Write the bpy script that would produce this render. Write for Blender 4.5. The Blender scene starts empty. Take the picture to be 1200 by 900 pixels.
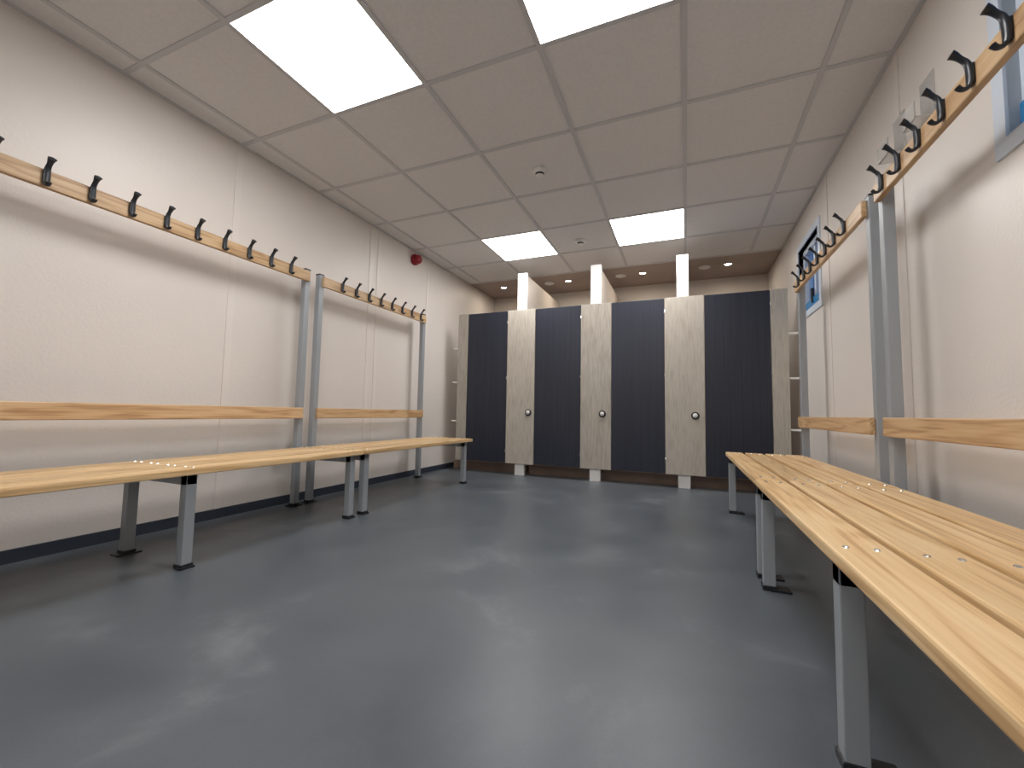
import bpy, bmesh, math
from mathutils import Matrix, Vector
sc=bpy.context.scene
sc.view_settings.view_transform='Standard'
XL,XR,YF,YB,HC=-2.56,.878,-2.6,5.45,2.288
YC=4.11; T=.6; GX,GY=.007,2.272

# ---------------- materials ----------------
def mat(name,col,rough=.5,metal=0,spec=.5,noise=None,bump=None,**k):
    m=bpy.data.materials.new(name);m.use_nodes=True;nt=m.node_tree;b=nt.nodes['Principled BSDF']
    b.inputs['Base Color'].default_value=(*col,1);b.inputs['Roughness'].default_value=rough
    b.inputs['Metallic'].default_value=metal;b.inputs['Specular IOR Level'].default_value=spec
    tc=nt.nodes.new('ShaderNodeTexCoord')
    if noise:
        sca,amt,det=noise
        n=nt.nodes.new('ShaderNodeTexNoise');n.inputs['Scale'].default_value=sca;n.inputs['Detail'].default_value=det
        nt.links.new(tc.outputs['Object'],n.inputs['Vector'])
        r=nt.nodes.new('ShaderNodeValToRGB')
        r.color_ramp.elements[0].position=.3;r.color_ramp.elements[1].position=.7
        r.color_ramp.elements[0].color=(*[c*(1-amt) for c in col],1);r.color_ramp.elements[1].color=(*[min(1,c*(1+amt)) for c in col],1)
        nt.links.new(n.outputs['Fac'],r.inputs['Fac']);nt.links.new(r.outputs['Color'],b.inputs['Base Color'])
    if bump:
        sca,st=bump
        n=nt.nodes.new('ShaderNodeTexNoise');n.inputs['Scale'].default_value=sca;n.inputs['Detail'].default_value=3
        nt.links.new(tc.outputs['Object'],n.inputs['Vector'])
        bp=nt.nodes.new('ShaderNodeBump');bp.inputs['Strength'].default_value=st;bp.inputs['Distance'].default_value=.004
        nt.links.new(n.outputs['Fac'],bp.inputs['Height']);nt.links.new(bp.outputs['Normal'],b.inputs['Normal'])
    return m
def wood(name,c0,c1,c2,scale,rough=.4,fine=1.0,ring=.22):
    m=bpy.data.materials.new(name);m.use_nodes=True;nt=m.node_tree;b=nt.nodes['Principled BSDF']
    N=nt.nodes.new;L=nt.links.new
    tc=N('ShaderNodeTexCoord');oi=N('ShaderNodeObjectInfo')
    add=N('ShaderNodeVectorMath');add.operation='ADD'
    mul=N('ShaderNodeMath');mul.operation='MULTIPLY';mul.inputs[1].default_value=17.0
    L(oi.outputs['Random'],mul.inputs[0]);L(tc.outputs['Object'],add.inputs[0]);L(mul.outputs[0],add.inputs[1])
    mp=N('ShaderNodeMapping');mp.inputs['Scale'].default_value=scale;L(add.outputs[0],mp.inputs['Vector'])
    n=N('ShaderNodeTexNoise');n.inputs['Scale'].default_value=1;n.inputs['Detail'].default_value=2;n.inputs['Distortion'].default_value=.6;L(mp.outputs[0],n.inputs['Vector'])
    m1=N('ShaderNodeMath');m1.operation='MULTIPLY';m1.inputs[1].default_value=55*fine;L(n.outputs['Fac'],m1.inputs[0])
    s=N('ShaderNodeMath');s.operation='SINE';L(m1.outputs[0],s.inputs[0])
    mp2=N('ShaderNodeMapping');mp2.inputs['Scale'].default_value=[q*12 if q>3 else q*5 for q in scale];L(add.outputs[0],mp2.inputs['Vector'])
    n2=N('ShaderNodeTexNoise');n2.inputs['Scale'].default_value=1;n2.inputs['Detail'].default_value=4;L(mp2.outputs[0],n2.inputs['Vector'])
    mx=N('ShaderNodeMath');mx.operation='MULTIPLY_ADD';mx.inputs[1].default_value=ring;L(s.outputs[0],mx.inputs[0]);L(n2.outputs['Fac'],mx.inputs[2])
    r=N('ShaderNodeValToRGB');e=r.color_ramp.elements
    e[0].position=.25;e[0].color=(*c0,1);e[1].position=.8;e[1].color=(*c2,1);k=e.new(.5);k.color=(*c1,1)
    L(mx.outputs[0],r.inputs['Fac'])
    hs=N('ShaderNodeHueSaturation');mr=N('ShaderNodeMapRange');mr.inputs['To Min'].default_value=.84;mr.inputs['To Max'].default_value=1.06
    L(oi.outputs['Random'],mr.inputs['Value']);L(mr.outputs[0],hs.inputs['Value']);L(r.outputs['Color'],hs.inputs['Color'])
    L(hs.outputs[0],b.inputs['Base Color']);b.inputs['Roughness'].default_value=rough
    return m
def emis(name,col,st):
    m=bpy.data.materials.new(name);m.use_nodes=True;b=m.node_tree.nodes['Principled BSDF']
    b.inputs['Base Color'].default_value=(.8,.8,.8,1);b.inputs['Emission Color'].default_value=(*col,1);b.inputs['Emission Strength'].default_value=st
    return m
M_wall=mat('wall_board',(.75,.70,.655),.40,noise=(1.2,.03,3),bump=(90,.25))
M_trim=mat('wall_joint_strip',(.77,.72,.675),.35)
M_tile=mat('ceiling_tile',(.80,.785,.785),.85,noise=(60,.03,4))
M_grid=mat('ceiling_tbar',(.62,.615,.63),.5)
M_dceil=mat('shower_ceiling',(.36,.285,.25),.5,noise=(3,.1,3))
M_base=mat('vinyl_skirting',(.035,.045,.065),.4)
M_steel=mat('powder_coated_steel',(.33,.355,.38),.38,metal=.1)
M_black=mat('black_plastic',(.012,.013,.016),.35)
M_hook=mat('hook_plastic',(.02,.024,.032),.3)
M_white=mat('white_post',(.85,.84,.82),.35)
M_beige=mat('partition_board',(.66,.60,.54),.5,noise=(4,.04,2))
M_chrome=mat('chrome',(.75,.75,.75),.2,metal=1)
M_red=mat('red_plastic',(.30,.01,.02),.35)
M_brown=mat('shower_tray_plinth',(.26,.18,.14),.5,noise=(5,.2,3))
M_plast=mat('sensor_plastic',(.8,.79,.77),.35)
M_frame=mat('window_frame_pvc',(.66,.74,.84),.3)
M_blue=mat('blue_protective_film',(.02,.22,.5),.25)
M_pine=wood('ash_slat',(.56,.34,.15),(.74,.50,.25),(.81,.60,.35),(9,.7,9),.38,.8,.15)
M_rail=wood('ash_rail',(.44,.26,.13),(.62,.41,.22),(.69,.49,.29),(9,.9,9),.42,.9,.15)
M_oak=wood('grey_oak_laminate',(.38,.34,.285),(.47,.43,.37),(.54,.50,.435),(6,6,1.6),.5,.5,.05)
M_panel=emis('led_diffuser',(1,.98,.965),16)
M_spot=emis('spot_lens',(1,.86,.70),230)
M_dark=mat('navy_laminate',(.018,.024,.042),.42)
nt=M_dark.node_tree;tc=nt.nodes.new('ShaderNodeTexCoord');mp=nt.nodes.new('ShaderNodeMapping');mp.inputs['Scale'].default_value=(160,160,1.2)
n=nt.nodes.new('ShaderNodeTexNoise');n.inputs['Scale'].default_value=1;r=nt.nodes.new('ShaderNodeValToRGB')
r.color_ramp.elements[0].position=.35;r.color_ramp.elements[1].position=.7
r.color_ramp.elements[0].color=(.014,.017,.031,1);r.color_ramp.elements[1].color=(.025,.030,.048,1)
nt.links.new(tc.outputs['Object'],mp.inputs[0]);nt.links.new(mp.outputs[0],n.inputs['Vector']);nt.links.new(n.outputs['Fac'],r.inputs['Fac']);nt.links.new(r.outputs['Color'],nt.nodes['Principled BSDF'].inputs['Base Color'])
M_glass=mat('window_glass',(.8,.9,1),.02);M_glass.node_tree.nodes['Principled BSDF'].inputs['Transmission Weight'].default_value=1
M_acr=mat('clear_acrylic',(.95,.95,.93),.08);M_acr.node_tree.nodes['Principled BSDF'].inputs['Transmission Weight'].default_value=.65
# floor
M_floor=bpy.data.materials.new('vinyl_safety_floor');M_floor.use_nodes=True
nt=M_floor.node_tree;b=nt.nodes['Principled BSDF'];N=nt.nodes.new;L=nt.links.new
tc=N('ShaderNodeTexCoord')
n=N('ShaderNodeTexNoise');n.inputs['Scale'].default_value=2.0;n.inputs['Detail'].default_value=8;n.inputs['Roughness'].default_value=.62;n.inputs['Distortion'].default_value=.4;L(tc.outputs['Object'],n.inputs['Vector'])
r=N('ShaderNodeValToRGB');e=r.color_ramp.elements;e[0].position=.35;e[0].color=(.078,.092,.108,1);e[1].position=.56;e[1].color=(.100,.115,.132,1);k=e.new(.70);k.color=(.165,.182,.198,1)
L(n.outputs['Fac'],r.inputs['Fac'])
sp=N('ShaderNodeTexNoise');sp.inputs['Scale'].default_value=420;L(tc.outputs['Object'],sp.inputs['Vector'])
mx=N('ShaderNodeMix');mx.data_type='RGBA';mx.blend_type='OVERLAY';mx.inputs[0].default_value=.3;L(r.outputs['Color'],mx.inputs[6]);L(sp.outputs['Fac'],mx.inputs[7]);L(mx.outputs[2],b.inputs['Base Color'])
mr=N('ShaderNodeMapRange');mr.inputs['From Min'].default_value=.3;mr.inputs['From Max'].default_value=.7;mr.inputs['To Min'].default_value=.31;mr.inputs['To Max'].default_value=.40
L(n.outputs['Fac'],mr.inputs['Value']);L(mr.outputs[0],b.inputs['Roughness'])
bp=N('ShaderNodeBump');bp.inputs['Strength'].default_value=.12;bp.inputs['Distance'].default_value=.002;L(sp.outputs['Fac'],bp.inputs['Height']);L(bp.outputs[0],b.inputs['Normal'])

# ---------------- helpers ----------------
def link(me,name,mats,parent=None):
    o=bpy.data.objects.new(name,me);sc.collection.objects.link(o)
    for m in mats: me.materials.append(m)
    if parent: o.parent=parent;o.matrix_parent_inverse=Matrix.Translation(-parent.location)
    return o
def boxes(name,lst,mats,parent=None,bev=0,seg=2):
    """lst: (x0,x1,y0,y1,z0,z1[,matindex])"""
    bm=bmesh.new()
    for q in lst:
        x0,x1,y0,y1,z0,z1=q[:6];mi=q[6] if len(q)>6 else 0
        g=bmesh.ops.create_cube(bm,size=1)
        bmesh.ops.transform(bm,matrix=Matrix.Translation(((x0+x1)/2,(y0+y1)/2,(z0+z1)/2))@Matrix.Diagonal((x1-x0,y1-y0,z1-z0,1)),verts=g['verts'])
        for f in {f for v in g['verts'] for f in v.link_faces}: f.material_index=mi
    if bev: bmesh.ops.bevel(bm,geom=bm.edges[:],offset=bev,segments=seg,affect='EDGES',profile=.5)
    me=bpy.data.meshes.new(name);bm.to_mesh(me);bm.free()
    return link(me,name,mats if isinstance(mats,list) else [mats],parent)
def lathe(name,prof,loc,mats,axis='Z',parent=None,seg=32,midx=None):
    """prof: list of (r,h)"""
    bm=bmesh.new();rings=[]
    for rr,h in prof:
        rings.append([bm.verts.new((rr*math.cos(2*math.pi*i/seg),rr*math.sin(2*math.pi*i/seg),h)) for i in range(seg)])
    for j in range(len(rings)-1):
        for i in range(seg):
            f=bm.faces.new((rings[j][i],rings[j][(i+1)%seg],rings[j+1][(i+1)%seg],rings[j+1][i]));f.smooth=True
            if midx: f.material_index=midx[j]
    f=bm.faces.new(rings[0][::-1]); 
    f=bm.faces.new(rings[-1])
    if midx: f.material_index=midx[-1]
    M=Matrix.Translation(loc)
    if axis=='-Z': M=M@Matrix.Rotation(math.pi,4,'X')
    if axis=='-Y': M=M@Matrix.Rotation(math.pi/2,4,'X')
    if axis=='X': M=M@Matrix.Rotation(math.pi/2,4,'Y')
    if axis=='-X': M=M@Matrix.Rotation(-math.pi/2,4,'Y')
    bmesh.ops.transform(bm,matrix=M,verts=bm.verts[:]);bmesh.ops.recalc_face_normals(bm,faces=bm.faces[:])
    me=bpy.data.meshes.new(name);bm.to_mesh(me);bm.free()
    return link(me,name,mats if isinstance(mats,list) else [mats],parent)
def empty(name,loc):
    o=bpy.data.objects.new(name,None);o.empty_display_size=.1;o.location=loc;sc.collection.objects.link(o);return o

# ---------------- room shell ----------------
W=.1
boxes('floor',[(XL-W,XR+W,YF-W,YB+W,-.1,0)],M_floor)
boxes('wall_left',[(XL-W,XL,YF-W,YB+W,0,HC)],M_wall)
boxes('wall_front',[(XL,XR,YF-W,YF,0,HC)],M_wall)
boxes('wall_back',[(XL,XR,YB,YB+W,0,HC)],M_beige)
WZ0,WZ1=1.48,2.02
WN=[(.75,1.63),(3.50,4.06)]
lst=[(XR,XR+W,YF-W,YB+W,0,WZ0),(XR,XR+W,YF-W,YB+W,WZ1,HC)]
ys=[YF-W]+[y for w in WN for y in w]+[YB+W]
for i in range(0,len(ys),2): lst.append((XR,XR+W,ys[i],ys[i+1],WZ0,WZ1))
boxes('wall_right',lst,M_wall)
for k,(y0,y1) in enumerate(WN):
    e=empty('window_%d'%(k+1),(XR,(y0+y1)/2,WZ0))
    fr=.045
    x0,x1=XR+.03,XR+.09
    boxes('frame',[(x0,x1,y0,y1,WZ0,WZ0+fr),(x0,x1,y0,y1,WZ1-fr,WZ1),(x0,x1,y0,y0+fr,WZ0+fr,WZ1-fr),(x0,x1,y1-fr,y1,WZ0+fr,WZ1-fr),(x0+.01,x1-.01,(y0+y1)/2-.02,(y0+y1)/2+.02,WZ0+fr,WZ1-fr)],M_frame,e)
    t=.05
    te=t if k==0 else .04
    boxes('surround',[(XR-.008,XR+.03,y0-t,y1+te,WZ0-t,WZ0),(XR-.008,XR+.03,y0-t,y1+te,WZ1,WZ1+t),(XR-.008,XR+.03,y0-t,y0,WZ0,WZ1),(XR-.008,XR+.03,y1,y1+te,WZ0,WZ1)],M_frame,e)
    boxes('film_strip',[(XR+.022,XR+.029,y0+.004,y1-.004,WZ0+.001,WZ0+.09)],M_blue,e)
    boxes('glass',[(XR+.055,XR+.061,y0+fr,y1-fr,WZ0+fr,WZ1-fr)],M_glass,e)
    boxes('handle',[(XR+.010,XR+.030,(y0+y1)/2-.012,(y0+y1)/2+.012,WZ0+.05,WZ0+.16)],M_black,e,.003)
# ceiling: tile bed + exposed T bars
panels=[(i,j) for i in(-3,-1) for j in(-6,-2,2)]
bars=[(XL-W,XR+W,YF-W,4.672,HC,HC+.05,0)]
for i in range(-5,3):
    x=GX+i*T
    if XL<x<XR: bars.append((x-.012,x+.012,YF,4.672,HC-.006,HC,1))
for j in range(-8,5):
    y=GY+j*T
    if YF<y<=4.68: bars.append((XL,XR,y-.012,y+.012,HC-.0055,HC,1))
bars+=[(XL,XL+.02,YF,4.672,HC-.006,HC,1),(XR-.02,XR,YF,4.672,HC-.006,HC,1)]
boxes('ceiling',bars,[M_tile,M_grid])
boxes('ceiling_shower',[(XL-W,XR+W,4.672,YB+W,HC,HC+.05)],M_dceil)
for (i,j) in panels:
    x0,y0=GX+i*T,GY+j*T
    e=empty('led_ceiling_panel',(x0+T/2,y0+T/2,HC))
    g=.013
    boxes('diffuser',[(x0+g,x0+T-g,y0+g,y0+T-g,HC-.004,HC-.0005)],M_panel,e)
# skirting
boxes('baseboard_left',[(XL,XL+.012,YF,YB,0,.055)],M_base)
boxes('baseboard_right',[(XR-.012,XR,YF,YB,0,.055)],M_base)
boxes('baseboard_front',[(XL,XR,YF,YF+.012,0,.055)],M_base)
# wall joint strips
for k,y in enumerate([.47,1.67,2.87,2.97,3.75]):
    boxes('trim_%d'%(k+1),[(XL,XL+.004,y-.02,y+.02,.055,HC-.006)],M_trim)
for k,y in enumerate([.2,2.28,3.30]):
    boxes('trim_%d'%(k+6),[(XR-.004,XR,y-.02,y+.02,.055,HC-.006)],M_trim)

# ---------------- coat hook mesh (shared) ----------------
def hook_mesh():
    cu=bpy.data.curves.new('hk','CURVE');cu.dimensions='3D';cu.bevel_depth=.0054;cu.bevel_resolution=3;cu.use_fill_caps=True
    def sp(pts,rad):
        s=cu.splines.new('NURBS');s.points.add(len(pts)-1)
        for p,q,rr in zip(s.points,pts,rad): p.co=(q[0],0,q[1],1);p.radius=rr
        s.order_u=3;s.use_endpoint_u=True;s.resolution_u=6
    sp([(.044,.066),(.036,.062),(.025,.048),(.010,.032),(.007,.0),(.007,-.024),(.013,-.038),(.027,-.040),(.034,-.029)],[1.7,1.4,1.0,1.2,1.5,1.4,1.0,.9,1.1])
    o=bpy.data.objects.new('tmp',cu);sc.collection.objects.link(o)
    me=bpy.data.meshes.new_from_object(o.evaluated_get(bpy.context.evaluated_depsgraph_get()))
    bpy.data.objects.remove(o)
    bm=bmesh.new();bm.from_mesh(me)
    bmesh.ops.scale(bm,vec=(1,1.6,1),verts=bm.verts[:])
    g=bmesh.ops.create_cube(bm,size=1)
    bmesh.ops.transform(bm,matrix=Matrix.Translation((.003,0,-.002))@Matrix.Diagonal((.006,.020,.056,1)),verts=g['verts'])
    bm.to_mesh(me);bm.free()
    for p in me.polygons: p.use_smooth=True
    me.materials.clear();me.materials.append(M_hook)
    return me
HOOK=hook_mesh()
bpy.context.view_layer.update()

# ---------------- benches ----------------
def bench(side,y0,y1,frames,seat_x,leg_x,post_x,hooks,poff,loff):
    out=-1 if side=='R' else 1
    e=empty('changing_room_bench',((seat_x[0]+seat_x[1])/2,(y0+y1)/2,0))
    lo,hi=sorted(seat_x)
    n=4;gap=.017;w=(hi-lo-gap*(n-1))/n
    for i in range(n):
        a=lo+i*(w+gap)
        boxes('seat_slat_%d'%(i+1),[(a,a+w,y0,y1,.374,.402)],M_pine,e,.005)
    t=.02
    def X(p,q): return (min(p,q),max(p,q))
    scr=[]
    for fi,(yf,full) in enumerate(frames):
        L_=[]
        ly=yf+loff;py=yf+poff
        L_.append((leg_x-t,leg_x+t,ly-t,ly+t,.012,.372))
        bx=post_x if full else leg_x-out*.40
        a,b_=X(leg_x,bx)
        L_.append((a-t,b_+t,ly-t,ly+t,.332,.372))
        if full:
            L_.append((post_x-t,post_x+t,py-t,py+t,.012,1.615))
            if abs(py-ly)>.03: L_.append((post_x-t,post_x+t,min(ly,py)-t,max(ly,py)+t,.335,.369))
        else: L_.append((bx-t,bx+t,ly-t,ly+t,.012,.372))
        boxes('frame_%d'%(fi+1),L_,M_steel,e,.0025)
        feet=[(leg_x,ly),(post_x,py) if full else (bx,ly)]
        F_=[]
        for fx,fyy in feet:
            F_.append((fx-.024,fx+.024,fyy-.024,fyy+.024,0,.018))
            if fx==leg_x: F_.append(( *X(fx,fx+.0+.07*(1 if side=='R' else 0)+ (0 if side=='R' else .03)),fyy-.028,fyy+.028,0,.008))
            else: F_.append((fx-.03,fx+.03,fyy-.045,fyy+.045,0,.006))
        boxes('foot_%d'%(fi+1),F_,M_black,e,.002)
        if full: boxes('post_cap_%d'%(fi+1),[(post_x-.021,post_x+.021,py-.021,py+.021,1.612,1.622)],M_black,e,.002)
        for i in range(n):
            for dx in(-.024,.024):
                scr.append((lo+i*(w+gap)+w/2+dx,ly))
    bm=bmesh.new()
    for sx,sy in scr:
        bmesh.ops.create_cone(bm,cap_ends=True,segments=12,radius1=.0065,radius2=.005,depth=.003,matrix=Matrix.Translation((sx,sy,.4030)))
    me=bpy.data.meshes.new('screws');bm.to_mesh(me);bm.free();link(me,'seat_screws',[M_chrome],e)
    fy=[f[0]+poff for f in frames if f[1]]
    a,b_=X(post_x+out*t,post_x+out*(t+.022))
    yy0,yy1=min(fy),max(fy)
    boxes('back_board',[(a,b_,yy0,yy1,.585,.658)],M_rail,e,.004)
    boxes('hook_rail',[(a,b_,yy0,yy1,1.528,1.602)],M_rail,e,.004)
    xf=post_x+out*(t+.022)
    for i,y in enumerate(hooks):
        o=bpy.data.objects.new('coat_hook_%d'%(i+1),HOOK);sc.collection.objects.link(o)
        o.parent=e;o.matrix_parent_inverse=Matrix.Translation(-e.location)
        o.location=(xf-out*.0005,y,1.572)
        if out<0:o.rotation_euler=(0,0,math.pi)
hl1=[1.94-.1435*i for i in range(12)]
hl2=[2.39+.1457*i for i in range(8)]
hr1=[2.00-.14*i for i in range(13)]
hr2=[2.42+.148*i for i in range(7)]
bench('L',.12,2.075,[(.2,True),(1.15,False),(2.05,True)],(-2.30,-1.84),-1.885,-2.44,hl1,.05,-.04)
bench('L',2.09,3.51,[(2.17,True),(3.46,True)],(-2.30,-1.84),-1.885,-2.44,hl2,.05,-.04)
bench('R',.10,1.975,[(.2,True),(1.08,False),(1.96,True)],(.256,.722),.286,.755,hr1,.13,-.06)
bench('R',1.99,3.36,[(2.09,True),(3.32,True)],(.256,.722),.286,.755,hr2,.13,-.06)

# ---------------- shower cubicles ----------------
DZ0,DZ1=.125,1.742
doors=[(-2.245,-1.770),(-1.450,-.970),(-.665,-.180),(.160,.672)]
pil=[(-1.766,-1.454),(-.966,-.669),(-.176,.156),(.676,.80)]
posts=[-1.615,-.825,-.02]
latch=[-1.515,-.75,.075]
tx=[XL+.02]+posts+[XR-.02]
for k in range(4):
    d0,d1=doors[k];p0,p1=pil[k]
    e=empty('shower_cubicle',((d0+p1)/2,YC,0))
    boxes('door',[(d0,d1,YC,YC+.016,DZ0,DZ1)],M_dark,e,.002)
    boxes('pilaster',[(p0,p1,YC-.002,YC+.018,DZ0-.005,DZ1+.004)],M_oak,e,.002)
    if k==0: boxes('end_pilaster',[(-2.37,-2.249,YC-.002,YC+.018,DZ0-.005,DZ1+.004)],M_oak,e,.002)
    if k<3:
        x=posts[k]
        boxes('partition_post',[(x-.052,x+.052,YC+.022,YC+.06,0,2.15)],M_white,e,.002)
        boxes('partition_panel',[(x-.02,x+.035,YC+.06,YB-.005,.1,2.14)],M_beige,e)
        lx=latch[k]
        lathe('latch',[(.034,0),(.034,.010),(.026,.016),(.021,.016),(.019,.020),(.001,.021)],(lx,YC-.002,.655),[M_black,M_plast],'-Y',e,midx=[0,0,0,1,1,1])
    hx=d1+.002
    for z in (.25,1.02,1.62):
        boxes('hinge',[(hx-.005,hx+.005,YC-.007,YC-.001,z-.014,z+.014)],M_chrome,e,.002)
    bx=[-2.40] if k==0 else ([.84] if k==3 else [])
    for x in bx:
        boxes('wall_bracket',[(x-.038 if k==3 else x-.03,x+.037 if k==3 else x+.03,YC+.003,YC+.012,z-.008,z+.008) for z in (.55,.98,1.36)],M_white,e)
    boxes('shower_tray',[(tx[k]+.055,tx[k+1]-.055,YC+.17,YC+.21,0,.098),(tx[k]+.055,tx[k+1]-.055,YC+.21,YB-.01,0,.06)],M_brown,e)

for x in(-2.2,-1.33,-.45,.43):
    lathe('recessed_spotlight',[(.045,0),(.045,.006),(.034,.008),(.030,.004),(.001,.004)],(x,4.96,HC),[M_chrome,M_spot],'-Z',midx=[0,0,0,1,1])
for x in(-1.58,-.70,.2):
    lathe('extractor_vent',[(.06,0),(.06,.006),(.045,.012),(.040,.010),(.030,.018),(.001,.02)],(x,4.98,HC),[M_plast],'-Z')
for x,y in((-.90,2.59),(-.91,3.82)):
    lathe('smoke_detector',[(.052,0),(.052,.010),(.045,.020),(.030,.024),(.028,.036),(.020,.044),(.001,.046)],(x,y,HC),[M_plast,M_black],'-Z',midx=[0,0,0,1,0,0,0])
e=empty('fire_alarm_sounder',(XL,3.49,2.19))
lathe('base',[(.055,0),(.055,.03),(.05,.035),(.001,.036)],(XL,3.49,2.19),[M_red],'X',e)
lathe('horn',[(.045,.034),(.045,.06),(.038,.075),(.020,.082),(.001,.083)],(XL,3.49,2.19),[M_red],'X',e)
for y in(2.04,2.27):
    boxes('acrylic_bracket',[(XR-.005,XR,y-.05,y+.05,1.80,1.98),(XR-.06,XR-.005,y-.05,y+.05,1.80,1.806),(XR-.065,XR-.06,y-.05,y+.05,1.80,1.87)],M_acr,None,.0015)

# ---------------- world ----------------
w=bpy.data.worlds.new('dusk_sky');sc.world=w;w.use_nodes=True
bg=w.node_tree.nodes['Background'];bg.inputs[0].default_value=(.10,.33,.75,1);bg.inputs[1].default_value=.7

# ---------------- camera ----------------
a,b,r=[math.radians(q) for q in(22.527,3.906,1.0706)]
Rl=Vector((math.cos(a),math.sin(a),0));Up=Vector((math.sin(b)*math.sin(a),-math.sin(b)*math.cos(a),math.cos(b)))
right=Rl*math.cos(r)+Up*math.sin(r);up=-Rl*math.sin(r)+Up*math.cos(r)
fwd=Vector((-math.cos(b)*math.sin(a),math.cos(b)*math.cos(a),math.sin(b)))
cam=bpy.data.cameras.new('camera');co=bpy.data.objects.new('camera',cam);sc.collection.objects.link(co)
m=Matrix((right,up,-fwd)).transposed().to_4x4();m.translation=(0,0,.65)
co.matrix_world=m;cam.sensor_width=36;cam.lens=492.53/1200*36;cam.clip_start=.02
sc.camera=co
